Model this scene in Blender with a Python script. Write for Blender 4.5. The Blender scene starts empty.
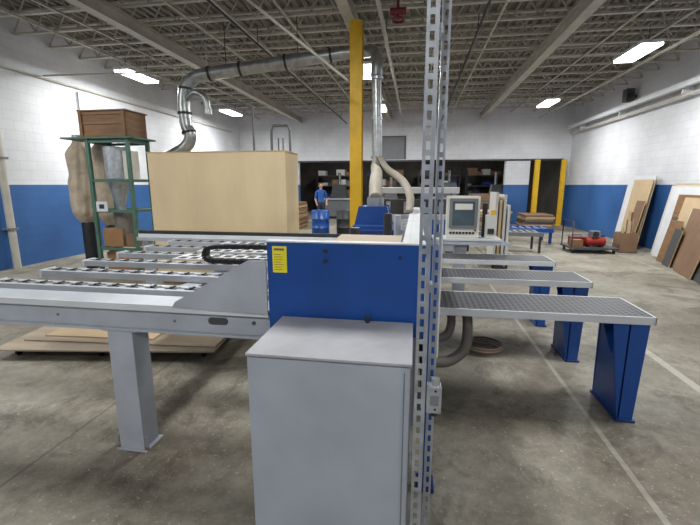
import bpy, math, random
from mathutils import Vector, Matrix
random.seed(7)
S=bpy.context.scene
try:
    S.view_settings.view_transform='Standard'
except Exception: pass

def lin(c):
    out=[]
    for v in c[:3]:
        v=v/255.0
        out.append(v/12.92 if v<=0.04045 else ((v+0.055)/1.055)**2.4)
    return (*out,1.0)

MATS={}
def mat(name,col,rough=0.5,metal=0.0,var=0.12,scale=6.0,bump=0.0,emit=None,estr=0):
    if name in MATS: return MATS[name]
    m=bpy.data.materials.new(name); m.use_nodes=True
    nt=m.node_tree; N=nt.nodes; L=nt.links
    b=N['Principled BSDF']
    b.inputs['Roughness'].default_value=rough
    b.inputs['Metallic'].default_value=metal
    c=lin(col)
    tc=N.new('ShaderNodeTexCoord')
    no=N.new('ShaderNodeTexNoise'); no.inputs['Scale'].default_value=scale; no.inputs['Detail'].default_value=6
    L.new(tc.outputs['Object'],no.inputs['Vector'])
    r=N.new('ShaderNodeValToRGB')
    r.color_ramp.elements[0].position=0.3; r.color_ramp.elements[1].position=0.7
    r.color_ramp.elements[0].color=tuple([x*(1-var) for x in c[:3]]+[1])
    r.color_ramp.elements[1].color=tuple([min(1,x*(1+var*0.5)) for x in c[:3]]+[1])
    L.new(no.outputs['Fac'],r.inputs['Fac'])
    L.new(r.outputs['Color'],b.inputs['Base Color'])
    if bump>0:
        bp=N.new('ShaderNodeBump'); bp.inputs['Strength'].default_value=bump; bp.inputs['Distance'].default_value=0.02
        L.new(no.outputs['Fac'],bp.inputs['Height']); L.new(bp.outputs['Normal'],b.inputs['Normal'])
    if emit:
        b.inputs['Emission Color'].default_value=lin(emit); b.inputs['Emission Strength'].default_value=estr
    MATS[name]=m
    return m

# ---------- materials
grey=mat('machine_grey_paint',(172,176,184),0.45,0,0.16,4)
cabg=mat('cabinet_grey_paint',(164,171,180),0.4,0,0.14,3)
dust=mat('dusty_top',(172,171,176),0.55,0,0.18,5)
blue=mat('blue_paint',(20,72,146),0.36,0,0.12,5)
blued=mat('dark_blue_paint',(18,52,112),0.4,0,0.15,5)
white=mat('white_paint',(208,210,213),0.45,0,0.08,4)
black=mat('black_rubber',(20,20,22),0.6,0,0.2,10)
dark=mat('dark_metal',(52,52,54),0.5,0.3,0.2,8)
steel=mat('galvanised_steel',(182,186,192),0.36,0.65,0.25,14)
duct=mat('duct_steel',(168,171,171),0.33,0.75,0.3,9)
hose=mat('flex_hose_grey',(156,148,136),0.6,0,0.15,8)
hosed=mat('flex_hose_dark',(112,106,98),0.55,0,0.15,8)
yellow=mat('yellow_paint',(218,172,24),0.5,0,0.14,5)
sticky=mat('yellow_sticker',(238,222,40),0.5,0,0.04,5)
red=mat('red_paint',(150,36,30),0.45,0,0.15,5)
dred=mat('dark_red_paint',(110,30,34),0.5,0,0.15,5)
roofs=mat('roof_steel_paint',(182,177,166),0.6,0,0.18,3)
deckm=mat('roof_deck_paint',(130,126,117),0.75,0,0.28,1.5)
green=mat('green_paint',(72,108,92),0.5,0,0.2,6)
bag=mat('beige_filter_cloth',(186,170,150),0.95,0,0.22,7,0.9)
card=mat('cardboard',(150,112,76),0.8,0,0.15,5)
beige=mat('beige_plastic',(212,210,200),0.45,0,0.04,5)
screenm=mat('monitor_screen',(78,90,96),0.15,0,0.25,3)
brown=mat('brown_board',(128,100,78),0.6,0,0.2,3)
dgrey=mat('dark_grey_board',(70,70,72),0.6,0,0.12,3)
mgrey=mat('mid_grey_paint',(112,114,118),0.55,0,0.12,3)
offw=mat('melamine_white',(200,198,192),0.45,0,0.06,3)
maple=mat('maple_board',(190,166,132),0.55,0,0.12,3)
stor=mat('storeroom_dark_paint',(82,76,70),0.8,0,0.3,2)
coilm=mat('hose_coil_brown',(128,104,90),0.6,0,0.15,6)
glow=mat('lamp_lens',(255,255,252),0.4,0,0,3,emit=(252,253,250),estr=16)

def wood(name,col,sc=(1.2,1.2,9),var=0.22):
    m=mat(name,col,0.65,0,var,3)
    nt=m.node_tree;N=nt.nodes;L=nt.links
    no=[n for n in N if n.type=='TEX_NOISE'][0]; tc=[n for n in N if n.type=='TEX_COORD'][0]
    mp=N.new('ShaderNodeMapping'); mp.inputs['Scale'].default_value=sc
    L.new(tc.outputs['Object'],mp.inputs['Vector']); L.new(mp.outputs['Vector'],no.inputs['Vector'])
    return m
ply=wood('plywood',(212,190,152),(0.7,0.7,0.25),0.12)
plyedge=wood('plywood_edge',(196,168,124),(1,1,20),0.2)
oldply=wood('weathered_plywood',(172,156,136),(0.5,2.5,1),0.25)
crateb=wood('brown_crate_wood',(128,94,62),(1,1,6),0.3)

def airtable():
    m=bpy.data.materials.new('air_table_surface'); m.use_nodes=True
    nt=m.node_tree;N=nt.nodes;L=nt.links;b=N['Principled BSDF']
    tc=N.new('ShaderNodeTexCoord')
    v=N.new('ShaderNodeTexVoronoi'); v.voronoi_dimensions='2D'; v.inputs['Scale'].default_value=24; v.inputs['Randomness'].default_value=0.0
    L.new(tc.outputs['Object'],v.inputs['Vector'])
    r=N.new('ShaderNodeValToRGB'); r.color_ramp.elements[0].position=0.24;r.color_ramp.elements[1].position=0.36
    r.color_ramp.elements[0].color=lin((26,26,30)); r.color_ramp.elements[1].color=lin((84,84,90))
    L.new(v.outputs['Distance'],r.inputs['Fac'])
    L.new(r.outputs['Color'],b.inputs['Base Color'])
    b.inputs['Roughness'].default_value=0.5; b.inputs['Metallic'].default_value=0.0
    b.inputs['Specular IOR Level'].default_value=0.25
    bp=N.new('ShaderNodeBump'); bp.inputs['Strength'].default_value=0.5; bp.inputs['Distance'].default_value=0.004
    L.new(v.outputs['Distance'],bp.inputs['Height']); L.new(bp.outputs['Normal'],b.inputs['Normal'])
    return m
airm=airtable()

def wallmat(name,axis,blueband=True,BH=1.7):
    m=bpy.data.materials.new(name); m.use_nodes=True
    nt=m.node_tree;N=nt.nodes;L=nt.links;b=N['Principled BSDF']; b.inputs['Roughness'].default_value=0.6
    g=N.new('ShaderNodeNewGeometry'); sp=N.new('ShaderNodeSeparateXYZ'); L.new(g.outputs['Position'],sp.inputs[0])
    cb=N.new('ShaderNodeCombineXYZ'); L.new(sp.outputs[axis],cb.inputs[0]); L.new(sp.outputs[2],cb.inputs[1])
    br=N.new('ShaderNodeTexBrick'); br.inputs['Scale'].default_value=1.0
    br.inputs['Brick Width'].default_value=0.4; br.inputs['Row Height'].default_value=0.2; br.inputs['Mortar Size'].default_value=0.008
    br.inputs['Color1'].default_value=(1,1,1,1);br.inputs['Color2'].default_value=(0.96,0.96,0.96,1);br.inputs['Mortar'].default_value=(0.84,0.84,0.84,1)
    L.new(cb.outputs[0],br.inputs['Vector'])
    no=N.new('ShaderNodeTexNoise'); no.inputs['Scale'].default_value=0.9; no.inputs['Detail'].default_value=5; L.new(g.outputs['Position'],no.inputs['Vector'])
    def ramp(a,bb):
        r=N.new('ShaderNodeValToRGB'); r.color_ramp.elements[0].position=0.3;r.color_ramp.elements[1].position=0.7
        r.color_ramp.elements[0].color=lin(a); r.color_ramp.elements[1].color=lin(bb); L.new(no.outputs['Fac'],r.inputs['Fac']); return r
    w=ramp((200,201,205),(224,225,230))
    out=w.outputs['Color']
    if blueband:
        bl=ramp((38,82,138),(52,100,160))
        lt=N.new('ShaderNodeMath'); lt.operation='LESS_THAN'; lt.inputs[1].default_value=BH; L.new(sp.outputs[2],lt.inputs[0])
        mx=N.new('ShaderNodeMixRGB'); L.new(lt.outputs[0],mx.inputs[0]); L.new(out,mx.inputs[1]); L.new(bl.outputs['Color'],mx.inputs[2]); out=mx.outputs[0]
    mu=N.new('ShaderNodeMixRGB'); mu.blend_type='MULTIPLY'; mu.inputs[0].default_value=0.8; L.new(out,mu.inputs[1]); L.new(br.outputs['Color'],mu.inputs[2])
    L.new(mu.outputs[0],b.inputs['Base Color'])
    bp=N.new('ShaderNodeBump'); bp.inputs['Strength'].default_value=0.3; bp.inputs['Distance'].default_value=0.01
    L.new(br.outputs['Color'],bp.inputs['Height']); L.new(bp.outputs['Normal'],b.inputs['Normal'])
    return m
wallY=wallmat('painted_block_side',1); wallX=wallmat('painted_block_back',0)

def floormat():
    m=bpy.data.materials.new('worn_concrete'); m.use_nodes=True
    nt=m.node_tree;N=nt.nodes;L=nt.links;b=N['Principled BSDF']
    b.inputs['Specular IOR Level'].default_value=0.35
    g=N.new('ShaderNodeNewGeometry'); sp=N.new('ShaderNodeSeparateXYZ'); L.new(g.outputs['Position'],sp.inputs[0])
    def noise(sc,det,ro,vec=None,dist=0):
        n=N.new('ShaderNodeTexNoise'); n.inputs['Scale'].default_value=sc;n.inputs['Detail'].default_value=det;n.inputs['Roughness'].default_value=ro;n.inputs['Distortion'].default_value=dist
        L.new(vec or g.outputs['Position'],n.inputs['Vector']); return n
    n1=noise(0.7,8,0.6); n2=noise(9,10,0.75)
    mp=N.new('ShaderNodeMapping'); mp.inputs['Location'].default_value=(5,3,1); L.new(g.outputs['Position'],mp.inputs['Vector'])
    n3=noise(1.8,10,0.75,mp.outputs['Vector'],0.6)
    r=N.new('ShaderNodeValToRGB'); e=r.color_ramp.elements
    e[0].position=0.32;e[0].color=lin((116,107,94)); e[1].position=0.68;e[1].color=lin((166,161,148))
    k=e.new(0.5); k.color=lin((143,137,124))
    L.new(n1.outputs['Fac'],r.inputs['Fac'])
    r2=N.new('ShaderNodeValToRGB'); r2.color_ramp.elements[0].position=0.36;r2.color_ramp.elements[1].position=0.6
    r2.color_ramp.elements[0].color=(0.5,0.48,0.46,1); r2.color_ramp.elements[1].color=(1,1,1,1); L.new(n2.outputs['Fac'],r2.inputs['Fac'])
    mu=N.new('ShaderNodeMixRGB'); mu.blend_type='MULTIPLY'; mu.inputs[0].default_value=0.65; L.new(r.outputs['Color'],mu.inputs[1]); L.new(r2.outputs['Color'],mu.inputs[2])
    r3=N.new('ShaderNodeValToRGB'); r3.color_ramp.elements[0].position=0.38;r3.color_ramp.elements[1].position=0.5
    r3.color_ramp.elements[0].color=(0.42,0.39,0.36,1); r3.color_ramp.elements[1].color=(1,1,1,1); L.new(n3.outputs['Fac'],r3.inputs['Fac'])
    mu2=N.new('ShaderNodeMixRGB'); mu2.blend_type='MULTIPLY'; mu2.inputs[0].default_value=0.75; L.new(mu.outputs[0],mu2.inputs[1]); L.new(r3.outputs['Color'],mu2.inputs[2])
    out=mu2.outputs[0]
    vor=N.new('ShaderNodeTexNoise'); vor.inputs['Scale'].default_value=40; vor.inputs['Detail'].default_value=3; L.new(g.outputs['Position'],vor.inputs['Vector'])
    r4=N.new('ShaderNodeValToRGB'); r4.color_ramp.elements[0].position=0.62;r4.color_ramp.elements[1].position=0.7
    r4.color_ramp.elements[0].color=(0,0,0,1); r4.color_ramp.elements[1].color=(0.45,0.45,0.45,1); L.new(vor.outputs['Fac'],r4.inputs['Fac'])
    mx=N.new('ShaderNodeMixRGB'); L.new(r4.outputs['Color'],mx.inputs[0]); L.new(out,mx.inputs[1]); mx.inputs[2].default_value=lin((190,186,176)); out=mx.outputs[0]
    for x0,w,c,st in ((1.32,0.018,(190,186,174),0.5),(2.42,0.04,(196,192,180),0.6),(-2.3,0.010,(70,64,58),0.6),(5.0,0.03,(190,186,174),0.4)):
        a=N.new('ShaderNodeMath');a.operation='SUBTRACT';a.inputs[1].default_value=x0;L.new(sp.outputs[0],a.inputs[0])
        ab=N.new('ShaderNodeMath');ab.operation='ABSOLUTE';L.new(a.outputs[0],ab.inputs[0])
        l=N.new('ShaderNodeMath');l.operation='LESS_THAN';l.inputs[1].default_value=w;L.new(ab.outputs[0],l.inputs[0])
        q=N.new('ShaderNodeMath');q.operation='MULTIPLY';L.new(l.outputs[0],q.inputs[0]);L.new(n3.outputs['Fac'],q.inputs[1])
        q2=N.new('ShaderNodeMath');q2.operation='MULTIPLY';q2.inputs[1].default_value=st*1.6;L.new(q.outputs[0],q2.inputs[0])
        mx=N.new('ShaderNodeMixRGB');L.new(q2.outputs[0],mx.inputs[0]);L.new(out,mx.inputs[1]);mx.inputs[2].default_value=lin(c);out=mx.outputs[0]
    L.new(out,b.inputs['Base Color'])
    rr=N.new('ShaderNodeMapRange'); rr.inputs['To Min'].default_value=0.45; rr.inputs['To Max'].default_value=0.8; L.new(n2.outputs['Fac'],rr.inputs['Value']); L.new(rr.outputs[0],b.inputs['Roughness'])
    bp=N.new('ShaderNodeBump'); bp.inputs['Strength'].default_value=0.15; bp.inputs['Distance'].default_value=0.005; L.new(n2.outputs['Fac'],bp.inputs['Height']); L.new(bp.outputs['Normal'],b.inputs['Normal'])
    return m
floorm=floormat()

# ---------- mesh builder
class B:
    def __init__(s,name): s.name=name;s.v=[];s.f=[];s.mi=[];s.mats=[];s.sm=[]
    def _m(s,m):
        if m not in s.mats: s.mats.append(m)
        return s.mats.index(m)
    def add(s,vs,fs,m,smooth=False):
        o=len(s.v); i=s._m(m)
        s.v+= [tuple(x) for x in vs]
        for f in fs: s.f.append([o+k for k in f]); s.mi.append(i); s.sm.append(smooth)
        return s
    def box(s,x0,x1,y0,y1,z0,z1,m,M=None):
        vs=[Vector(p) for p in ((x0,y0,z0),(x1,y0,z0),(x1,y1,z0),(x0,y1,z0),(x0,y0,z1),(x1,y0,z1),(x1,y1,z1),(x0,y1,z1))]
        if M: vs=[M@p for p in vs]
        return s.add(vs,[(0,3,2,1),(4,5,6,7),(0,1,5,4),(1,2,6,5),(2,3,7,6),(3,0,4,7)],m)
    def prism(s,poly,axis,lo,hi,m):
        n=len(poly)
        def P(a,b,t):
            return {'x':(t,a,b),'y':(a,t,b),'z':(a,b,t)}[axis]
        vs=[P(a,b,lo) for a,b in poly]+[P(a,b,hi) for a,b in poly]
        fs=[tuple(range(n)),tuple(range(2*n-1,n-1,-1))]+[(i,(i+1)%n,n+(i+1)%n,n+i) for i in range(n)]
        return s.add(vs,fs,m)
    def tube(s,pts,r,m,seg=14,ribs=0,cap=True,smooth=True):
        pts=[Vector(p) for p in pts]
        if ribs:
            res=[];d=0;acc=0;step=ribs
            for a,b in zip(pts,pts[1:]):
                l=(b-a).length
                while d<=acc+l and l>0:
                    res.append(a.lerp(b,(d-acc)/l)); d+=step
                acc+=l
            pts=res
        n=len(pts)
        t0=(pts[1]-pts[0]).normalized()
        up=Vector((0,0,1)) if abs(t0.z)<0.9 else Vector((1,0,0))
        nrm=(up-t0*up.dot(t0)).normalized()
        vs=[]
        for i,p in enumerate(pts):
            if i==0:t=(pts[1]-p)
            elif i==n-1:t=p-pts[i-1]
            else:t=(pts[i+1]-pts[i-1])
            t.normalize()
            nrm=(nrm-t*nrm.dot(t)).normalized(); bn=t.cross(nrm)
            rr=r*(1.0 if not ribs else (1.0 if i%2 else 0.86))
            for k in range(seg):
                a=2*math.pi*k/seg
                vs.append(p+(nrm*math.cos(a)+bn*math.sin(a))*rr)
        fs=[]
        for i in range(n-1):
            for k in range(seg):
                fs.append((i*seg+k,i*seg+(k+1)%seg,(i+1)*seg+(k+1)%seg,(i+1)*seg+k))
        s.add(vs,fs,m,smooth)
        if cap:
            s.add(vs[:seg],[tuple(range(seg-1,-1,-1))],m); s.add(vs[-seg:],[tuple(range(seg))],m)
        return s
    def cyl(s,p0,p1,r,m,seg=16): return s.tube([p0,p1],r,m,seg)
    def torus(s,c,R,r,m,seg=32,axis='z'):
        pts=[]
        for k in range(seg+1):
            a=2*math.pi*k/seg
            o={'z':(R*math.cos(a),R*math.sin(a),0),'x':(0,R*math.cos(a),R*math.sin(a)),'y':(R*math.cos(a),0,R*math.sin(a))}[axis]
            pts.append(Vector(c)+Vector(o))
        return s.tube(pts,r,m,8,cap=False)
    def build(s,parent=None,bevel=0.0):
        me=bpy.data.meshes.new(s.name)
        me.from_pydata(s.v,[],s.f)
        for m in s.mats: me.materials.append(m)
        for p,i,q in zip(me.polygons,s.mi,s.sm): p.material_index=i; p.use_smooth=q
        me.update()
        ob=bpy.data.objects.new(s.name,me); S.collection.objects.link(ob)
        if bevel>0:
            md=ob.modifiers.new('bev','BEVEL'); md.width=bevel; md.segments=2; md.limit_method='ANGLE'; md.angle_limit=math.radians(50)
        if parent: ob.parent=parent
        return ob
def empty(name):
    o=bpy.data.objects.new(name,None); S.collection.objects.link(o); return o
def spline(pts,n=8):
    P=[Vector(p) for p in pts]; P=[P[0]*2-P[1]]+P+[P[-1]*2-P[-2]]
    out=[]
    for i in range(1,len(P)-2):
        a,b,c,d=P[i-1],P[i],P[i+1],P[i+2]
        for k in range(n):
            t=k/n
            out.append(0.5*((2*b)+(c-a)*t+(2*a-5*b+4*c-d)*t*t+(3*b-a-3*c+d)*t**3))
    out.append(P[-2]); return out

# ================= ROOM
XL,XR,YB,YF=-8.2,6.3,18.4,-5.0
HT=5.25
B('floor').box(XL-0.2,XR+0.2,YF-0.2,26,-0.2,0,floorm).build()
B('wall_left').box(XL-0.2,XL,YF,YB,0,HT,wallY).build()
B('wall_right').box(XR,XR+0.2,YF,YB,0,HT,wallY).build()
B('wall_front').box(XL-0.2,XR+0.2,YF-0.2,YF,0,HT,wallX).build()
OX0,OX1,OH=-5.4,6.05,2.72
wb=B('wall_back')
wb.box(XL-0.2,OX0,YB,YB+0.25,0,HT,wallX)
wb.box(OX0,XR+0.2,YB,YB+0.25,OH,HT,wallX)
wb.box(OX1,XR+0.2,YB,YB+0.25,0,OH,wallX)
wb.box(3.75,4.75,YB,YB+0.25,0,OH,wallX)
wb.build()
tb=B('trim_1'); tb.box(OX0,OX1,YB-0.04,YB-0.01,OH-0.02,OH+0.05,dark); tb.build()
vb=B('door_1')
vb.box(-1.6,-0.55,YB-0.05,YB-0.005,OH+0.1,3.75,mgrey)
vb.box(-1.66,-1.6,YB-0.07,YB-0.005,OH+0.1,3.8,dgrey); vb.box(-0.55,-0.49,YB-0.07,YB-0.005,OH+0.1,3.8,dgrey); vb.box(-1.6,-0.55,YB-0.07,YB-0.005,3.75,3.8,dgrey)
vb.build()
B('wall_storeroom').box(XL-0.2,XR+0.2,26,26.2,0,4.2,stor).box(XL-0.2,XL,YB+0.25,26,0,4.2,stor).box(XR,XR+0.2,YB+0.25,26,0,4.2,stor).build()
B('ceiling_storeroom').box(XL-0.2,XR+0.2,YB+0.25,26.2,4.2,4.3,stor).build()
dk=B('ceiling')
x=XL-0.2; prof=[]
while x<XR+0.2:
    prof+=[(x,5.16),(x+0.07,5.16),(x+0.09,5.21),(x+0.16,5.21)]; x+=0.18
vs=[(a,YF-0.2,z) for a,z in prof]+[(a,YB+0.25,z) for a,z in prof]; n=len(prof)
dk.add(vs,[(i,i+1,n+i+1,n+i) for i in range(n-1)],deckm)
dk.box(XL-0.2,XR+0.2,YF-0.2,YB+0.25,5.23,5.3,deckm)
dk.build()
jb=B('roof_joist')
jb.box(XL,XR,-0.035,0.035,4.70,4.735,roofs); jb.box(XL,XR,-0.035,0.035,5.115,5.155,roofs)
nz=28; st=(XR-XL)/nz
for i in range(nz):
    a=XL+i*st
    jb.tube([(a,0,4.73),(a+st/2,0,5.12)],0.016,roofs,5,cap=False); jb.tube([(a+st/2,0,5.12),(a+st,0,4.73)],0.016,roofs,5,cap=False)
j0=jb.build(); y=-4.6; j0.location=(0,y,0)
while y<YB-1.2:
    y+=0.82; o=bpy.data.objects.new('roof_joist',j0.data); S.collection.objects.link(o); o.location=(0,y,0)
br=B('roof_bridging')
for xx in (-7.2,-6.3,-4.2,-3.4,-2.4,0.3,1.4,3.8,4.7,5.5):
    br.box(xx-0.018,xx+0.018,YF,YB,4.665,4.697,roofs)
br.build()
for gx in (-5.2,-1.2,2.65):
    g=B('roof_girder')
    w=0.09
    g.box(gx-w,gx+w,YF,YB,4.42,4.44,roofs); g.box(gx-w,gx+w,YF,YB,4.64,4.66,roofs); g.box(gx-0.01,gx+0.01,YF,YB,4.44,4.64,roofs)
    g.build()
for xx,rr,mm,z in ((-0.62,0.035,roofs,4.3),(1.0,0.022,dark,4.38),(-3.1,0.02,dark,4.36),(4.9,0.025,roofs,4.38)):
    pp=B('sprinkler_pipe'); pp.cyl((xx,YF+0.02,z),(xx,YB-0.12,z),rr,mm,10)
    yy=YF+1
    while yy<YB: pp.box(xx-0.006,xx+0.006,yy-0.006,yy+0.006,z,4.66,dark); yy+=3
    pp.build()
pp=B('valve_handle'); pp.cyl((-0.46,6.6,4.24),(-0.22,6.6,4.24),0.05,dred,12); pp.torus((-0.34,6.6,4.12),0.09,0.02,dred,20,'z'); pp.cyl((-0.34,6.6,4.12),(-0.34,6.6,4.66),0.02,dred,10); pp.build()
pp=B('pipe_conduit')
pp.cyl((-2.9,5.6,4.6),(-1.1,6.6,3.3),0.022,roofs,8)
pp.build()
pp=B('pipe_conduit'); pp.cyl((XL+0.05,8.2,4.05),(-4.5,8.6,4.1),0.02,roofs,8); pp.cyl((-4.5,8.6,4.1),(-4.5,8.6,4.66),0.02,roofs,8); pp.build()
rb=B('trim_2'); rb.box(XR-0.32,XR-0.2,YF+0.5,YB-0.3,3.9,4.02,white); rb.box(XR-0.2,XR-0.16,YF+0.5,YB-0.3,3.72,3.78,roofs)
for yy in range(-4,18,3): rb.box(XR-0.24,XR-0.005,yy,yy+0.05,3.78,3.97,white)
rb.build()
cb=B('downspout_pipe'); cb.cyl((XL+0.12,6.9,0),(XL+0.12,6.9,4.6),0.07,roofs,12)
for z in (0.8,2.2,3.6): cb.box(XL+0.002,XL+0.2,6.8,7.0,z,z+0.04,mgrey)
cb.build()
cb=B('wall_conduit'); cb.cyl((XL+0.04,9.1,0.3),(XL+0.04,9.1,3.9),0.018,mgrey,8); cb.box(XL+0.005,XL+0.12,8.95,9.25,1.3,1.7,mgrey); cb.build()
cb=B('wall_conduit'); cb.cyl((XL+0.04,7.2,4.0),(XL+0.04,17.5,4.0),0.025,roofs,8); cb.build()
hb=B('wall_speaker'); hb.box(5.98,6.2,13.5,13.75,4.1,4.45,dgrey); hb.box(6.2,6.298,13.58,13.66,4.2,4.28,dark); hb.cyl((6.09,13.49,4.27),(6.09,13.5,4.27),0.08,black,16); hb.build()

# ================= LIGHTS
def fixture(x,y,z=4.28,pw=100,l=1.15,w=0.40):
    root=empty('ceiling_light'); root.location=(x,y,z)
    h=B('housing'); h.box(-w/2,w/2,-l/2,l/2,0.03,0.09,white); h.box(-w/2+0.02,w/2-0.02,-l/2+0.02,l/2-0.02,-0.01,0.03,glow)
    h.cyl((-0.0,-l/3,0.09),(0,-l/3,0.40),0.006,dark,6); h.cyl((0,l/3,0.09),(0,l/3,0.40),0.006,dark,6)
    h.build(root)
    ld=bpy.data.lights.new('lamp','AREA'); ld.shape='RECTANGLE'; ld.size=w-0.06; ld.size_y=l-0.06; ld.energy=pw; ld.color=(0.98,1.0,0.985)
    lo=bpy.data.objects.new('lamp',ld); S.collection.objects.link(lo); lo.parent=root; lo.location=(0,0,-0.03)
for x in (-6.8,-1.3,4.15):
    for y in (-2.5,3.6,9.5,14.6):
        xx=x+0.15 if (x>4 and y==9.5) else x; yy=y
        if x==-1.3 and y==9.5: xx,yy=-1.22,10.0
        fixture(xx,yy,pw=112 if y<5 else 160)
fixture(1.0,21.5,3.9,80)
fixture(-4.0,21.5,3.9,80)

# ================= ELECTRICAL CABINET
c=B('electrical_cabinet')
X0,X1,Y0,Y1=-0.70,0.005,1.52,2.02
c.box(X0+0.02,X1-0.02,Y0+0.02,Y1-0.01,0,0.08,dark)
c.box(X0,X1,Y0+0.012,Y1,0.08,0.978,cabg)
c.box(X0-0.002,X1+0.002,Y0-0.002,Y1,0.979,0.99,dust)
c.box(X0+0.004,X1-0.004,Y0,Y0+0.012,0.09,0.972,cabg)
c.box(X0-0.006,X0,Y0+0.2,Y0+0.24,0.25,0.8,cabg)
c.box(X1-0.03,X1-0.026,Y0-0.001,Y0,0.1,0.95,mgrey)
c.build(bevel=0.004)
c=B('lifting_eye'); c.torus((-0.23,1.99,1.012),0.016,0.005,dark,16,'y'); c.cyl((-0.23,1.99,0.99),(-0.23,1.99,1.0),0.012,dark,10); c.build()

# ================= SLOTTED POST
p=B('slotted_steel_post')
def slotflange(p,x0,x1,y0,y1,horiz,ztop=4.62,pitch=0.05,slot=0.03):
    if horiz=='x':
        w=(x1-x0)*0.3
        p.box(x0,x0+w,y0,y1,0,ztop,steel); p.box(x1-w,x1,y0,y1,0,ztop,steel)
        z=0
        while z<ztop:
            p.box(x0+w,x1-w,y0,y1,z,min(z+pitch-slot,ztop),steel); z+=pitch
    else:
        w=(y1-y0)*0.3
        p.box(x0,x1,y0,y0+w,0,ztop,steel); p.box(x0,x1,y1-w,y1,0,ztop,steel)
        z=0
        while z<ztop:
            p.box(x0,x1,y0+w,y1-w,z,min(z+pitch-slot,ztop),steel); z+=pitch
slotflange(p,0.018,0.058,1.47,1.473,'x')
slotflange(p,0.058,0.061,1.47,1.51,'y')
p.box(0.072,0.076,1.53,1.57,0,4.62,steel)
slotflange(p,0.074,0.104,1.57,1.573,'x')
for z in (0.1,1.3,2.2,3.4): p.box(0.058,0.074,1.49,1.56,z,z+0.03,steel)
p.box(-0.03,0.14,1.43,1.515,0,0.008,steel)
p.build()
p=B('junction_box'); p.box(0.068,0.122,1.475,1.527,0.82,0.92,steel); p.box(0.066,0.124,1.468,1.475,0.815,0.925,steel)
p.cyl((0.1,1.5,0.92),(0.1,1.5,0.95),0.016,steel,12); p.cyl((0.1,1.5,0.82),(0.1,1.5,0.79),0.014,dark,12)
p.cyl((0.1,1.466,0.832),(0.1,1.468,0.832),0.005,dark,8); p.cyl((0.1,1.466,0.91),(0.1,1.468,0.91),0.005,dark,8)
p.box(0.08,0.112,1.464,1.468,0.85,0.89,mgrey)
p.build(bevel=0.002)

# ================= PANEL SAW
saw=empty('panel_saw')
e=B('end_panel')
e.box(-0.79,0.06,2.045,2.075,0.90,1.395,blue)
e.box(-0.79,0.06,2.035,2.09,1.396,1.406,white)
e.box(0.07,0.125,2.03,2.09,0.03,1.40,blue)
e.box(0.05,0.15,2.0,2.12,0,0.03,blued)
e.box(0.128,0.142,2.03,2.16,0.80,1.55,white)
for z in (1.30,1.355): e.cyl((-0.465,2.035,z),(-0.465,2.045,z),0.012,dark,6)
e.cyl((-0.07,2.035,1.33),(-0.07,2.045,1.33),0.008,dark,6)
e.build(saw,0.004)
e=B('warning_sticker'); e.box(-0.757,-0.677,2.041,2.0449,1.23,1.375,sticky)
for k in range(7): e.box(-0.747,-0.747+0.06*random.uniform(0.6,1),2.0402,2.0411,1.245+k*0.014,1.248+k*0.014,brown)
e.box(-0.747,-0.69,2.0402,2.0411,1.352,1.364,brown)
e.build(saw)
e=B('machine_bed')
e.box(-0.75,0.04,2.09,5.6,0.35,0.95,grey)
e.box(-0.70,0.0,2.2,2.5,0,0.35,grey); e.box(-0.70,0.0,5.1,5.5,0,0.35,grey)
e.box(-0.77,-0.1,2.09,5.6,0.951,0.975,white)
e.box(-0.75,-0.45,2.1,2.4,1.0,1.3,grey)
e.build(saw,0.005)
e=B('pressure_beam')
e.box(-0.02,0.06,2.09,5.55,0.98,1.40,white)
e.box(-0.06,-0.02,2.09,5.55,1.36,1.40,white)
e.box(-0.46,-0.07,2.1,2.5,1.372,1.39,oldply)
for k in range(7): e.cyl((-0.12,2.9+k*0.4,1.0),(-0.12,2.9+k*0.4,1.25),0.03,steel,10)
e.build(saw,0.004)
e=B('motor_hood')
e.box(-0.56,-0.2,3.6,3.95,0.98,1.34,blue)
e.prism([(-0.54,1.34),(-0.22,1.34),(-0.26,1.5),(-0.50,1.5)],'y',3.63,3.92,blue)
e.box(-0.58,-0.18,3.58,3.6,1.0,1.3,blued)
e.cyl((-0.37,3.78,1.5),(-0.37,3.78,1.58),0.08,duct,18)
e.cyl((-0.15,3.5,1.0),(-0.15,3.5,1.44),0.03,grey,12)
e.cyl((-0.22,3.3,1.2),(-0.22,3.3,1.47),0.035,dark,14); e.box(-0.27,-0.17,3.25,3.35,0.98,1.2,steel)
e.box(-0.72,-0.6,3.2,3.6,0.98,1.2,white)
e.cyl((-0.45,3.0,1.2),(-0.45,3.0,1.38),0.04,dark,14); e.box(-0.5,-0.38,2.9,3.1,0.98,1.2,steel)
e.build(saw,0.008)
e=B('side_beam')
xb=-3.4
e.box(xb,-0.80,2.085,2.095,0.84,0.985,grey)
e.box(xb,-0.80,2.06,2.26,0.985,1.0,grey)
e.box(xb,-0.80,2.06,2.26,0.825,0.84,grey)
e.box(xb,-0.80,2.25,2.26,0.84,0.985,grey)
e.box(xb,-0.80,2.055,2.062,0.962,1.003,white)
for cx in (-1.12,-0.95):
    pts=[]
    for k in range(16):
        a=2*math.pi*k/16; pts.append((cx+(0.04 if math.cos(a)>0 else -0.04)+0.02*math.cos(a),0.915+0.02*math.sin(a)))
    if cx<-1: e.prism(pts,'y',2.081,2.0851,dgrey)
    else: e.cyl((cx+0.05,2.081,0.915),(cx+0.05,2.0851,0.915),0.012,dgrey,14)
for xx in (-1.4,-2.2,-3.0): e.cyl((xx,2.081,0.9),(xx,2.0851,0.9),0.009,mgrey,10)
e.build(saw,0.003)
e=B('gusset_plate'); e.prism([(-0.80,0.985),(-0.80,1.29),(-0.90,1.29),(-1.36,1.03),(-1.38,1.0)],'y',2.045,2.057,grey); e.build(saw,0.002)
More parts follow.
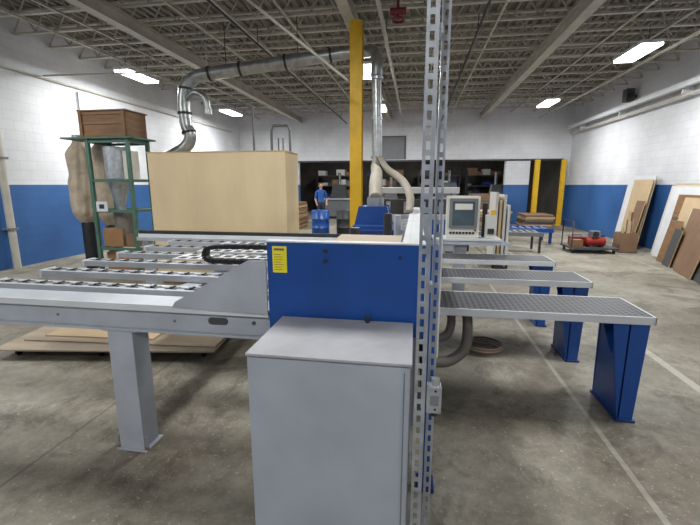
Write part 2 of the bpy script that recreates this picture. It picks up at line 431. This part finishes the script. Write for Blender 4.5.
def column(x,y,nm='support_leg'):
    e=B(nm)
    e.box(x-0.085,x+0.085,y-0.008,y+0.004,0.012,0.815,grey)
    e.box(x-0.085,x-0.073,y,y+0.14,0.012,0.815,grey)
    e.box(x+0.073,x+0.085,y,y+0.14,0.012,0.815,grey)
    e.box(x-0.073,x+0.073,y+0.13,y+0.14,0.012,0.815,grey)
    e.box(x-0.11,x+0.11,y-0.02,y+0.16,0,0.012,grey)
    for dx in (-0.1,0.1):
        e.cyl((x+dx,y+0.0,0),(x+dx,y+0.0,0.10),0.007,steel,8); e.cyl((x+dx,y+0.0,0.012),(x+dx,y+0.0,0.026),0.014,brown,6)
    e.box(x-0.12,x+0.12,y-0.01,y+0.16,0.815,0.825,grey)
    e.build(saw,0.002)
column(-1.77,2.08); column(-1.72,4.9)
e=B('cross_beam'); e.box(-1.79,-1.65,2.27,5.1,0.83,0.93,grey); e.build(saw,0.003)
e=B('support_slats')
ys=[2.50,2.93,3.38,3.83,4.28,4.73]
for i,y in enumerate(ys):
    xr=-0.80
    e.box(-3.12,xr,y-0.07,y+0.07,0.935,0.985,grey)
    e.box(-3.12,xr,y-0.012,y+0.012,0.985,0.988,mgrey)
    k=-3.02
    while k<xr-0.05:
        e.cyl((k,y-0.025,0.985),(k,y+0.025,0.985),0.013,black,10); e.box(k-0.045,k+0.045,y-0.035,y+0.035,0.985,0.9875,black); k+=0.15
    e.box(-3.14,-3.12,y-0.075,y+0.075,0.925,0.99,white)
e.build(saw,0.002)
e=B('slotted_grate')
for (ya,yb) in ((3.47,3.74),(3.92,4.19),(4.37,4.64)):
    e.box(-2.3,-0.80,ya,yb,0.992,1.002,white)
    for j in range(2):
        for k in range(12):
            xx=-2.26+k*0.122+(0.04 if j%2 else 0)
            yy=ya+0.02+j*0.13
            e.box(xx,xx+0.075,yy,yy+0.09,1.002,1.004,black)
e.build(saw)
e=B('far_fence'); e.box(-3.8,-0.80,5.0,5.1,0.94,1.03,white); e.box(-3.8,-0.80,5.02,5.08,1.03,1.075,dark); e.box(-3.8,-0.8,4.96,5.0,0.94,0.99,grey)
e.box(-3.75,-3.65,5.0,5.1,0,0.94,grey); e.build(saw,0.003)
e=B('cable_chain')
def chain(pts,yw,n=10):
    pts=spline(pts,n)
    for a,b in zip(pts,pts[1:]):
        t=(b-a); L=t.length; ang=math.atan2(t.z,t.x)
        M=Matrix.Translation(a)@Matrix.Rotation(-ang,4,'Y')
        e.box(0,L*0.85,-yw,yw,-0.018,0.018,black,M)
chain([(-1.3,3.3,1.03),(-1.75,3.3,1.03),(-1.84,3.3,1.05),(-1.85,3.3,1.10),(-1.78,3.3,1.15),(-1.4,3.3,1.165),(-0.8,3.3,1.16)],0.04,7)
e.build(saw)
for (ya,yb) in ((2.90,3.41),(3.92,4.40),(4.93,5.40)):
    e=B('air_table')
    e.box(0.145,1.64,ya+0.012,yb-0.012,0.796,0.809,airm)
    e.box(0.145,1.65,ya,ya+0.012,0.755,0.81,white); e.box(0.145,1.65,yb-0.012,yb,0.755,0.81,white)
    e.box(1.64,1.652,ya,yb,0.755,0.81,white); e.box(0.145,1.64,ya+0.012,yb-0.012,0.76,0.796,grey)
    e.build(saw,0.0015)
    l=B('table_leg')
    yl=ya+0.03; yr=yb-0.03
    l.prism([(yl,0.755),(yr,0.755),(yr-0.03,0.02),(yl+0.0,0.02)],'x',1.50,1.512,blue)
    l.prism([(1.40,0.755),(1.63,0.755),(1.60,0.02),(1.50,0.02)],'y',yl,yl+0.012,blue)
    l.prism([(1.50,0.755),(1.63,0.755),(1.60,0.02),(1.50,0.02)],'y',yr-0.042,yr-0.03,blue)
    l.prism([(1.40,0.755),(1.50,0.755),(1.50,0.45)],'y',yl+0.2,yl+0.212,blue)
    l.box(1.49,1.62,yl-0.01,yr-0.01,0,0.02,blued)
    l.build(saw,0.002)
e=B('table_rail'); e.box(0.09,0.143,2.2,5.5,0.70,0.84,white); e.box(0.065,0.09,2.2,5.5,0.4,1.0,grey); e.build(saw,0.003)
e=B('air_hoses')
e.tube(spline([(0.42,3.10,0.75),(0.43,3.06,0.6),(0.40,2.95,0.48),(0.28,2.85,0.42),(0.15,2.75,0.45)],12),0.042,hosed,12,ribs=0.012)
e.tube(spline([(0.30,3.14,0.75),(0.31,3.12,0.62),(0.27,3.06,0.54),(0.15,3.0,0.52)],12),0.036,hosed,12,ribs=0.012)
e.build(saw)
e=B('extraction_hose')
e.tube(spline([(-0.37,3.78,1.58),(-0.39,4.0,1.72),(-0.46,4.8,1.85),(-0.62,6.2,1.95),(-0.66,6.8,2.1)],10),0.065,hose,14,ribs=0.02)
e.tube(spline([(-0.06,4.3,1.42),(-0.06,4.4,1.58),(-0.16,4.7,1.75),(-0.4,5.6,1.92),(-0.58,6.7,2.12)],10),0.045,hose,14,ribs=0.018)
e.build(saw)
c=B('cable_coil')
for k in range(4): c.torus((0.72+0.01*k,4.15-0.01*k,0.012+0.02*k),0.18+0.015*(k%3),0.009,coilm,30)
c.build()

# ================= CONTROL CONSOLE
cc=empty('control_console')
e=B('monitor_housing')
mx0,mx1,my=0.43,0.86,5.62
e.box(mx0,mx1,my,my+0.22,0.99,1.55,beige)
e.box(mx0+0.03,mx1-0.03,my-0.018,my,1.12,1.52,mgrey)
e.box(mx0+0.07,mx1-0.07,my-0.022,my-0.018,1.16,1.48,screenm)
for k in range(8): e.box(mx0+0.04+k*0.043,mx0+0.07+k*0.043,my-0.012,my,1.04,1.07,dark)
e.cyl((mx1-0.05,my-0.02,1.095),(mx1-0.05,my,1.095),0.014,red,12)
e.box(mx0+0.1,mx1-0.1,my-0.024,my-0.0221,1.37,1.45,beige)
e.build(cc,0.012)
e=B('console_shelf')
e.box(0.25,1.15,5.52,5.92,0.955,0.985,white); e.box(0.2,1.25,5.53,5.55,0.90,0.955,grey)
e.box(0.55,0.72,5.65,5.8,0.03,0.955,grey); e.box(0.42,0.86,5.55,5.92,0,0.03,grey)
e.box(0.95,1.08,5.6,5.72,0.985,1.30,offw); e.box(0.97,1.05,5.58,5.6,1.05,1.12,dark)
e.box(0.92,0.98,5.75,5.8,0.985,1.45,dark)
e.cyl((1.04,5.66,1.3),(1.04,5.66,1.36),0.03,yellow,12)
e.build(cc,0.004)

# ================= YELLOW COLUMNS
def ycol(x,y,w=0.2,top=4.42):
    c=B('steel_column'); t=0.018
    c.box(x-w/2,x+w/2,y-w/2,y-w/2+t,0.02,top,yellow); c.box(x-w/2,x+w/2,y+w/2-t,y+w/2,0.02,top,yellow); c.box(x-t/2,x+t/2,y-w/2+t,y+w/2-t,0.02,top,yellow)
    c.box(x-w*0.8,x+w*0.8,y-w*0.8,y+w*0.8,0,0.02,yellow)
    c.build()
ycol(-1.08,7.4,0.21)
ycol(4.95,18.1,0.18,OH); ycol(5.98,18.1,0.16,OH)

# ================= WOODEN CRATE
c=B('plywood_crate')
a0,a1,b0,b1=-4.40,-2.03,6.2,6.88
for yy in (b0+0.05,b0+0.3,b1-0.14): c.box(a0+0.05,a1-0.05,yy,yy+0.09,0,0.1,crateb)
c.box(a0+0.018,a1-0.018,b0+0.018,b1-0.018,0.1,2.19,ply)
c.box(a0,a1,b0,b0+0.018,0.1,2.21,ply); c.box(a0,a1,b1-0.018,b1,0.1,2.21,ply)
c.box(a1-0.017,a1,b0+0.019,b1-0.019,0.1,2.21,ply); c.box(a0,a0+0.017,b0+0.019,b1-0.019,0.1,2.21,ply)
c.box(a0-0.008,a1+0.008,b0-0.008,b1+0.008,2.212,2.228,plyedge)
for xx in (a0+0.05,a1-0.05):
    for k in range(6): c.cyl((xx,b0-0.003,0.3+k*0.36),(xx,b0,0.3+k*0.36),0.006,mgrey,6)
c.build(bevel=0.002)

# ================= EXHAUST DUCT
d=B('exhaust_duct')
R=0.118
d.tube([(-1.35,7.75,4.05),(-3.95,7.55,3.75)],R,duct,20)
d.tube(spline([(-1.35,7.75,4.05),(-1.0,7.76,4.06),(-0.8,7.6,4.0),(-0.72,7.3,3.75),(-0.72,7.25,3.5)],6),0.10,duct,18)
d.cyl((-0.72,7.25,3.5),(-0.68,7.2,2.12),0.085,duct,20)
for z in (3.45,2.8,2.15): d.cyl((-0.70,7.22,z),(-0.70,7.22,z+0.04),0.098,steel,20)
d.tube(spline([(-3.95,7.55,3.75),(-4.2,7.53,3.69),(-4.38,7.5,3.5),(-4.44,7.5,3.25),(-4.44,7.5,3.0)],5),R,duct,20)
d.tube(spline([(-4.44,7.5,3.0),(-4.42,7.5,2.8),(-4.36,7.5,2.65),(-4.45,7.5,2.45),(-4.8,7.45,2.25),(-5.0,7.4,2.2)],5),R,duct,20)
def collar(p,dv):
    p=Vector(p); dv=Vector(dv).normalized()*0.02
    d.cyl(p-dv,p+dv,R+0.02,dark,20)
for t in (0.1,0.42,0.75,0.98):
    q=Vector((-1.35,7.75,4.05)).lerp(Vector((-3.95,7.55,3.75)),t); collar(q,(-2.6,-0.2,-0.3))
collar((-4.38,7.5,3.5),(-0.15,0,-1)); collar((-4.44,7.5,3.05),(0,0,-1)); collar((-4.38,7.5,2.7),(0.2,0,-1))
d.tube(spline([(-4.35,7.45,3.3),(-4.15,7.4,3.4),(-3.95,7.4,3.3),(-3.9,7.4,3.1)],6),0.055,duct,14)
d.cyl((-3.9,7.4,3.1),(-3.9,7.4,3.0),0.07,duct,14)
for xx in (-2.2,-3.6): d.cyl((xx,7.62,3.95 if xx>-3 else 3.8),(xx,7.62,4.66),0.008,dark,6)
d.build()
d=B('conduit_stand')
d.tube(spline([(-3.35,8.2,0.0),(-3.35,8.2,2.0),(-3.35,8.2,3.1),(-3.35,8.2,3.22),(-3.45,8.2,3.3)],4),0.025,mgrey,8)
d.tube([(-3.0,8.3,0),(-3.0,8.3,2.8),(-2.95,8.3,2.9),(-2.65,8.3,2.9),(-2.6,8.3,2.8),(-2.6,8.3,0)],0.03,mgrey,8)
d.tube([(-2.85,8.3,0),(-2.85,8.3,2.65),(-2.75,8.3,2.65),(-2.75,8.3,0)],0.018,mgrey,8)
d.build()

# ================= DUST COLLECTOR + green frame
dc=empty('dust_collector')
f=B('green_frame')
gx0,gx1,gy0,gy1=-5.85,-5.0,6.55,7.15
for xx in (gx0,gx1-0.06):
    for yy in (gy0,gy1-0.06): f.box(xx,xx+0.06,yy,yy+0.06,0,2.5,green)
for z in (0.5,1.2,1.75,2.43):
    f.box(gx0+0.06,gx1-0.06,gy0+0.01,gy0+0.05,z,z+0.05,green); f.box(gx0+0.06,gx1-0.06,gy1-0.05,gy1-0.01,z,z+0.05,green)
    f.box(gx0+0.01,gx0+0.05,gy0+0.06,gy1-0.06,z,z+0.05,green); f.box(gx1-0.05,gx1-0.01,gy0+0.06,gy1-0.06,z,z+0.05,green)
f.box(gx0-0.45,gx1+0.1,gy0-0.05,gy1+0.05,2.5,2.53,green)
f.build(dc,0.003)
f=B('cyclone_drum')
f.cyl((-5.5,6.85,1.81),(-5.5,6.85,2.38),0.2,steel,24); f.cyl((-5.2,6.85,1.81),(-5.2,6.85,2.30),0.13,beige,20)
vs=[];n=24
for r,z in ((0.2,1.8),(0.08,1.3)):
    for k in range(n): vs.append((-5.5+r*math.cos(2*math.pi*k/n),6.85+r*math.sin(2*math.pi*k/n),z))
f.add(vs,[(k,(k+1)%n,n+(k+1)%n,n+k) for k in range(n)],steel,True)
f.cyl((-5.42,6.85,0.56),(-5.42,6.85,1.2),0.2,hosed,20)
f.cyl((-5.5,6.85,1.2),(-5.5,6.85,1.32),0.08,steel,20)
f.build(dc)
def lathe(f,c,prof,m,n=20,wob=0.04,freq=(3,5)):
    vs=[]
    for i,(r,z) in enumerate(prof):
        for k in range(n):
            a=2*math.pi*k/n; rr=r*(1+wob*math.sin(freq[0]*a+i*0.16)+wob*0.7*math.sin(freq[1]*a-i*0.25)+wob*0.5*math.sin(2*a+i*0.9))
            vs.append((c[0]+rr*math.cos(a),c[1]+rr*math.sin(a),z))
    fs=[(i*n+k,i*n+(k+1)%n,(i+1)*n+(k+1)%n,(i+1)*n+k) for i in range(len(prof)-1) for k in range(n)]
    fs+= [tuple(range(n-1,-1,-1)),tuple(range((len(prof)-1)*n,len(prof)*n))]
    f.add(vs,fs,m,True)
def bagprof(z0,z1,r,n=26,waist=0.12,ph=0.0):
    out=[]
    for i in range(n+1):
        t=i/n; out.append((r*(min(1,math.sin(math.pi*min(max(t,0.02),0.98))*2.2)**0.5)*(1-waist*math.exp(-((t-0.5-ph)/0.07)**2)),z0+(z1-z0)*t))
    return out
f=B('filter_bag')
lathe(f,(-6.18,7.40,0),bagprof(0.85,2.58,0.27),bag,44,0.055,(6,13))
lathe(f,(-6.62,7.25,0),bagprof(0.9,2.55,0.24,ph=0.1),bag,44,0.06,(5,11))
f.cyl((-6.18,7.40,0.0),(-6.18,7.40,0.9),0.12,dark,14); f.cyl((-6.62,7.25,0.0),(-6.62,7.25,0.95),0.12,dark,14)
f.cyl((-6.18,7.40,2.56),(-6.18,7.40,2.66),0.1,steel,14); f.cyl((-6.62,7.25,2.53),(-6.62,7.25,2.66),0.1,steel,14)
f.build(dc)
f=B('notice_card'); f.box(-5.75,-5.53,6.53,6.545,1.22,1.4,white); f.box(-5.69,-5.59,6.527,6.53,1.27,1.35,dark); f.build(dc)
f=B('cartons'); f.box(-5.75,-5.35,6.62,6.8,0.56,0.9,card); f.box(-5.3,-5.1,6.63,6.9,0.56,0.8,brown); f.box(-5.75,-5.15,6.65,7.05,0,0.45,card); f.build(dc,0.004)
c=B('wooden_box')
c.box(-5.9,-5.0,6.55,7.1,2.532,2.96,crateb)
for z in (2.535,2.74,2.9): c.box(-5.91,-4.99,6.535,6.55,z,z+0.05,crateb)
for xx in (-5.9,-5.06): c.box(xx,xx+0.06,6.52,6.535,2.533,2.96,crateb)
c.box(-5.93,-4.97,6.52,7.12,2.961,2.985,brown)
c.build(bevel=0.003)

# ================= PLYWOOD DOLLY
d=empty('panel_dolly')
e=B('boards')
M=Matrix.Translation((-3.05,3.78,0))@Matrix.Rotation(math.radians(8),4,'Z')
e.box(-1.1,1.1,-0.55,0.5,0.095,0.11,oldply,M)
M2=Matrix.Translation((-2.95,3.85,0))@Matrix.Rotation(math.radians(4),4,'Z')
e.box(-1.05,1.0,-0.45,0.4,0.112,0.125,oldply,M2)
e.box(-0.9,0.3,-0.35,0.25,0.127,0.14,maple,M2)
e.build(d)
e=B('casters')
for xx in (-0.95,-0.1,0.95):
    for yy in (-0.42,0.42):
        q=M@Vector((xx,yy,0.04))
        e.cyl((q.x-0.012,q.y,0.032),(q.x+0.012,q.y,0.032),0.032,black,16); e.box(q.x-0.02,q.x+0.02,q.y-0.025,q.y+0.025,0.065,0.095,steel)
e.build(d)

# ================= LEANING SHEETS
def sheet(name,x,y,L,H,t,m,lean=10,yaw=0):
    e=B(name); e.box(0,t,-L/2,L/2,0,H,m); e.box(-0.0005,t+0.0005,-L/2-0.002,-L/2,0,H,plyedge)
    o=e.build(bevel=0.001)
    o.matrix_world=Matrix.Translation((x,y,0.0+t*math.sin(math.radians(lean))))@Matrix.Rotation(math.radians(yaw),4,'Z')@Matrix.Rotation(math.radians(lean),4,'Y')
for a in ((5.92,12.5,1.3,1.95,0.02,offw,8,0),(5.82,12.25,1.2,1.95,0.02,white,8,2),(5.74,12.0,0.8,1.85,0.02,maple,8,4),(5.66,11.8,0.5,1.3,0.02,brown,10,-6),
          (5.93,10.3,1.4,1.75,0.02,maple,9,0),(5.84,10.0,1.9,1.70,0.02,offw,9,0),(5.74,9.6,2.2,1.66,0.02,white,9,0),(5.65,9.5,1.5,1.5,0.02,crateb,9,0),
          (5.57,9.9,0.5,1.0,0.02,dgrey,10,-3),(5.50,9.3,1.3,1.45,0.025,maple,11,-5),(5.44,9.75,0.5,0.95,0.02,crateb,11,-6),(5.38,9.0,0.9,1.2,0.02,offw,11,-9),(5.30,9.35,0.4,0.8,0.02,dgrey,11,-12),(5.22,8.75,1.2,1.25,0.03,brown,12,-14),(5.08,8.45,1.0,1.2,0.025,brown,13,-16),
          (5.02,8.05,1.2,1.1,0.02,dgrey,15,-14),(4.94,7.6,1.0,1.15,0.02,dgrey,16,-14),(4.9,7.2,0.7,1.3,0.02,offw,17,-12)):
    sheet('leaning_panel',*a)
c=B('scrap_bin'); c.box(5.15,5.55,11.0,11.4,0,0.02,dgrey)
for q in ((5.15,5.17,11.0,11.4),(5.53,5.55,11.0,11.4),(5.17,5.53,11.0,11.02),(5.17,5.53,11.38,11.4)): c.box(q[0],q[1],q[2],q[3],0.02,0.5,brown)
for k in range(9):
    xx=5.2+random.random()*0.29; yy=11.05+random.random()*0.28; c.box(xx,xx+0.03,yy,yy+0.05,0.02,random.uniform(0.6,1.05),random.choice([maple,offw,crateb,dgrey]))
c.build()

# ================= DOLLY WITH TOOLS
d=empty('tool_dolly')
e=B('platform'); e.box(3.9,5.0,10.7,11.5,0.11,0.15,dgrey)
for xx in (3.98,4.92):
    for yy in (10.78,11.42): e.cyl((xx-0.02,yy,0.045),(xx+0.02,yy,0.045),0.045,black,14); e.box(xx-0.03,xx+0.03,yy-0.03,yy+0.03,0.09,0.11,steel)
e.build(d)
e=B('compressor')
e.cyl((4.3,10.95,0.29),(4.75,10.95,0.29),0.11,red,20); e.box(4.35,4.4,10.87,11.03,0.15,0.2,dark); e.box(4.65,4.7,10.87,11.03,0.15,0.2,dark)
e.box(4.4,4.62,10.87,11.06,0.40,0.55,mgrey); e.cyl((4.5,10.86,0.48),(4.5,10.83,0.48),0.07,dark,20)
e.build(d)
e=B('toolbox'); e.box(4.05,4.4,11.15,11.4,0.15,0.36,dred); e.box(4.55,4.85,11.18,11.42,0.15,0.42,blued); e.box(3.95,4.2,10.8,11.05,0.15,0.33,crateb); e.tube([(4.12,11.28,0.36),(4.12,11.28,0.41),(4.32,11.28,0.41),(4.32,11.28,0.36)],0.01,dark,6); e.build(d,0.01)
e=B('push_handle'); e.tube([(3.92,10.75,0.15),(3.92,10.75,0.8),(3.92,11.45,0.8),(3.92,11.45,0.15)],0.015,dark,8); e.build(d)

# ================= BACKGROUND MACHINES
d=empty('roller_conveyor')
e=B('frame'); e.box(2.3,4.0,12.4,12.5,0.32,0.44,blue); e.box(2.3,4.0,13.2,13.3,0.32,0.44,blue)
for k in range(8): e.cyl((2.4+k*0.21,12.5,0.4),(2.4+k*0.21,13.2,0.4),0.035,steel,12)
for xx in (2.35,3.9):
    for yy in (12.42,13.22): e.box(xx,xx+0.07,yy,yy+0.07,0,0.32,blued)
e.build(d)
d=empty('roller_conveyor')
e=B('frame'); e.box(1.3,3.2,10.6,10.66,0.42,0.52,mgrey); e.box(1.3,3.2,11.3,11.36,0.42,0.52,mgrey)
for k in range(12): e.cyl((1.36+k*0.16,10.66,0.48),(1.36+k*0.16,11.3,0.48),0.03,steel,12)
for xx in (1.35,3.1):
    for yy in (10.6,11.3): e.box(xx,xx+0.05,yy,yy+0.05,0,0.42,dark)
e.build(d)
d=empty('edge_banding_machine')
e=B('body'); e.box(-1.0,1.0,9.6,10.3,0.15,1.0,grey); e.box(-0.9,0.9,9.9,10.3,1.0,1.35,dgrey); e.box(-0.9,1.0,9.7,10.3,1.5,1.64,white); e.box(-0.9,-0.8,9.9,10.3,1.35,1.5,grey); e.box(0.85,0.95,9.9,10.3,1.35,1.5,grey)
for xx in (-0.9,0.0,0.75): e.box(xx,xx+0.2,9.7,10.2,0,0.15,dark)
for k in range(4): e.box(-0.7+k*0.42,-0.6+k*0.42,9.82,9.9,1.02,1.3,steel)
e.box(-0.5,0.2,9.59,9.6,0.3,0.9,white); e.box(0.3,0.9,9.59,9.6,0.3,0.9,blue)
e.build(d,0.006)
dp=[(0.28,0),(0.29,0.02),(0.29,0.29),(0.305,0.3),(0.29,0.31),(0.29,0.58),(0.305,0.59),(0.29,0.6),(0.29,0.86),(0.28,0.88)]
d=B('steel_drum'); lathe(d,(-3.1,13.0,0),dp,blue,24,0); d.build()
d=B('steel_drum'); lathe(d,(-2.3,13.2,0),dp,dark,24,0); d.build()
def pstack(x,y,w,l,h,mats):
    e=B('lumber_stack')
    for k in range(3): e.box(x+k*(w-0.1)/2,x+k*(w-0.1)/2+0.1,y,y+l,0,0.1,crateb)
    z=0.1
    while z<h:
        t=random.choice((0.02,0.03,0.05)); dx=random.uniform(-0.05,0.05)
        e.box(x+dx,x+w+dx,y+random.uniform(-.03,.03),y+l,z,z+t-0.003,random.choice(mats)); z+=t
    e.build()
pstack(1.9,14.2,1.3,1.2,0.8,[maple,brown,oldply])
pstack(0.0,13.5,1.4,1.2,0.6,[maple,brown,crateb])
pstack(-1.6,14.6,1.2,1.4,0.9,[brown,crateb,dgrey])
pstack(4.0,15.6,1.0,1.2,0.6,[brown,maple,dgrey])
pstack(-5.6,15.0,1.2,1.2,1.0,[brown,maple,crateb])
pstack(0.3,16.4,1.3,1.0,1.1,[brown,offw,crateb,mgrey])
pstack(2.2,16.6,1.2,1.0,1.3,[brown,mgrey,crateb])
def machine(x,y,w,dd,h,m1,m2):
    r=empty('woodworking_machine'); e=B('base'); e.box(x,x+w,y,y+dd,0.1,h*0.55,m1); e.box(x+0.1,x+w-0.1,y+0.1,y+dd-0.1,0,0.1,dark)
    e.box(x-0.2,x+w+0.2,y-0.1,y+dd+0.1,h*0.55,h*0.6,steel)
    e.prism([(x+w*0.2,h*0.6),(x+w*0.8,h*0.6),(x+w*0.7,h),(x+w*0.3,h)],'y',y+0.2,y+dd-0.1,m2)
    e.cyl((x+w*0.5,y+dd*0.6,h),(x+w*0.5,y+dd*0.6,h+0.6),0.08,duct,14); e.build(r,0.01)
machine(-4.6,20.2,1.4,0.9,1.7,mgrey,dgrey); machine(-1.9,21.0,1.2,0.9,1.5,blued,mgrey); machine(0.9,20.4,1.5,0.9,1.8,mgrey,mgrey); machine(3.4,20.6,1.0,0.8,1.7,green,mgrey)
def rack(x,y,w=2.4,h=2.5):
    r=empty('storage_rack'); e=B('uprights')
    for xx in (x,x+w-0.08):
        for yy in (y,y+0.8): e.box(xx,xx+0.08,yy,yy+0.08,0,h,dark)
    e.build(r)
    e=B('shelves'); g=B('stored_goods')
    for z in (0.3,0.95,1.6,2.2):
        e.box(x+0.08,x+w-0.08,y+0.02,y+0.86,z,z+0.05,dgrey)
        xx=x+0.12
        while xx<x+w-0.5:
            ww=random.uniform(0.2,0.6); hh=random.uniform(0.1,0.4)
            if random.random()<0.7: g.box(xx,xx+ww,y+0.08,y+0.7,z+0.052,z+0.05+hh,random.choice([brown,dgrey,offw,crateb,blued,mgrey]))
            xx+=ww+0.04
    e.build(r); g.build(r)
for xx in (-3.0,2.8,0.1,-6.0): rack(xx,24.2)
c=B('sheet_cart')
c.box(1.55,1.95,8.4,9.3,0.12,0.17,dark)
for xx in (1.6,1.87):
    for yy in (8.5,9.2): c.cyl((xx,yy,0.06),(xx+0.03,yy,0.06),0.06,black,12)
for k,(m,h) in enumerate(((offw,1.55),(maple,1.4),(offw,1.5),(white,1.3))): c.box(1.6+k*0.08,1.65+k*0.08,8.5,9.2,0.172,h,m)
c.build()

# ================= WORKER (far back, blue shirt)
skin=mat('skin',(188,142,118),0.6,0,0.05,5); shirt=mat('blue_shirt',(40,86,156),0.85,0,0.12,6); jeans=mat('dark_trousers',(44,48,58),0.85,0,0.12,6); hair=mat('dark_hair',(40,32,28),0.8,0,0.1,8)
def worker(px,py,rot):
    root=empty('standing_worker'); root.location=(px,py,0); root.rotation_euler=(0,0,rot)
    V=[];E=[];Rr=[]
    def v(p,r,par=None):
        V.append(p);Rr.append(r)
        if par is not None:E.append((par,len(V)-1))
        return len(V)-1
    pel=v((0,0,0.95),(0.15,0.11)); w1=v((0,0,1.08),(0.14,0.10),pel); ch=v((0,0,1.28),(0.17,0.115),w1); sh=v((0,0.0,1.43),(0.13,0.09),ch); nk=v((0,0,1.52),(0.055,0.055),sh); v((0,-0.01,1.58),(0.052,0.052),nk)
    for s in (-1,1):
        a=v((s*0.19,0,1.41),(0.06,0.06),sh); b=v((s*0.24,0.01,1.13),(0.045,0.045),a); c2=v((s*0.22,-0.14,0.93),(0.034,0.034),b); 
        h=v((s*0.215,-0.19,0.885),(0.032,0.022),c2)
        for k in range(4): v((s*0.215+(k-1.5)*0.018,-0.265+abs(k-1.4)*0.008,0.84),(0.009,0.009),h)
        v((s*0.17,-0.215,0.875),(0.010,0.010),h)
        t=v((s*0.10,0,0.84),(0.095,0.095),pel); kn=v((s*0.115,-0.02,0.49),(0.062,0.065),t); an=v((s*0.12,0.02,0.10),(0.042,0.045),kn); v((s*0.13,-0.12,0.05),(0.045,0.035),an)
    me=bpy.data.meshes.new('body'); me.from_pydata(V,E,[]); ob=bpy.data.objects.new('body',me); S.collection.objects.link(ob)
    md=ob.modifiers.new('skin','SKIN'); 
    for i,r in enumerate(Rr): me.skin_vertices[0].data[i].radius=r
    me.skin_vertices[0].data[0].use_root=True
    sb=ob.modifiers.new('sub','SUBSURF'); sb.levels=2; sb.render_levels=2
    dg=bpy.context.evaluated_depsgraph_get(); dg.update()
    me2=bpy.data.meshes.new_from_object(ob.evaluated_get(dg)); ob.modifiers.clear(); ob.data=me2
    me2.materials.clear()
    for m in (shirt,jeans,skin,black): me2.materials.append(m)
    for p in me2.polygons:
        z=p.center.z; x=abs(p.center.x); p.use_smooth=True
        i=0
        if z<0.10: i=3
        elif z<0.98 and x<0.2 and p.center.y>-0.13: i=1
        elif z<0.98 and not(x<0.17 and p.center.y>-0.13): i=2
        elif z>1.51: i=2
        elif x>0.195 and z<1.12: i=2
        p.material_index=i
    ob.parent=root
    h=B('head')
    def ell(c,r,m,n=18,k=12,cond=None):
        vs=[];fs=[]
        for i in range(k+1):
            th=math.pi*i/k
            for j in range(n):
                a=2*math.pi*j/n
                vs.append((c[0]+r[0]*math.sin(th)*math.cos(a),c[1]+r[1]*math.sin(th)*math.sin(a),c[2]+r[2]*math.cos(th)))
        for i in range(k):
            for j in range(n): fs.append((i*n+j,(i+1)*n+j,(i+1)*n+(j+1)%n,i*n+(j+1)%n))
        h.add(vs,fs,m,True)
    ell((0,-0.01,1.655),(0.075,0.095,0.115),skin); ell((0,0.012,1.69),(0.082,0.095,0.10),hair)
    ell((0,-0.108,1.645),(0.012,0.018,0.022),skin); ell((-0.077,0,1.645),(0.012,0.02,0.03),skin); ell((0.077,0,1.645),(0.012,0.02,0.03),skin)
    for s in (-1,1): ell((s*0.03,-0.097,1.668),(0.012,0.007,0.007),black)
    ell((0,-0.100,1.60),(0.024,0.006,0.006),dred)
    h.build(root)
worker(-4.0,16.9,math.radians(25))

# ================= CAMERA
cd=bpy.data.cameras.new('camera'); cam=bpy.data.objects.new('camera',cd); S.collection.objects.link(cam)
cd.lens=20.57; cd.sensor_width=36; cd.clip_end=100; cd.clip_start=0.02
cam.location=(0,0,1.7); cam.rotation_euler=(math.radians(79),0,math.radians(9.2))
S.camera=cam
w=bpy.data.worlds.new('world'); S.world=w; w.use_nodes=True
w.node_tree.nodes['Background'].inputs[0].default_value=(0.5,0.55,0.6,1); w.node_tree.nodes['Background'].inputs[1].default_value=0.1
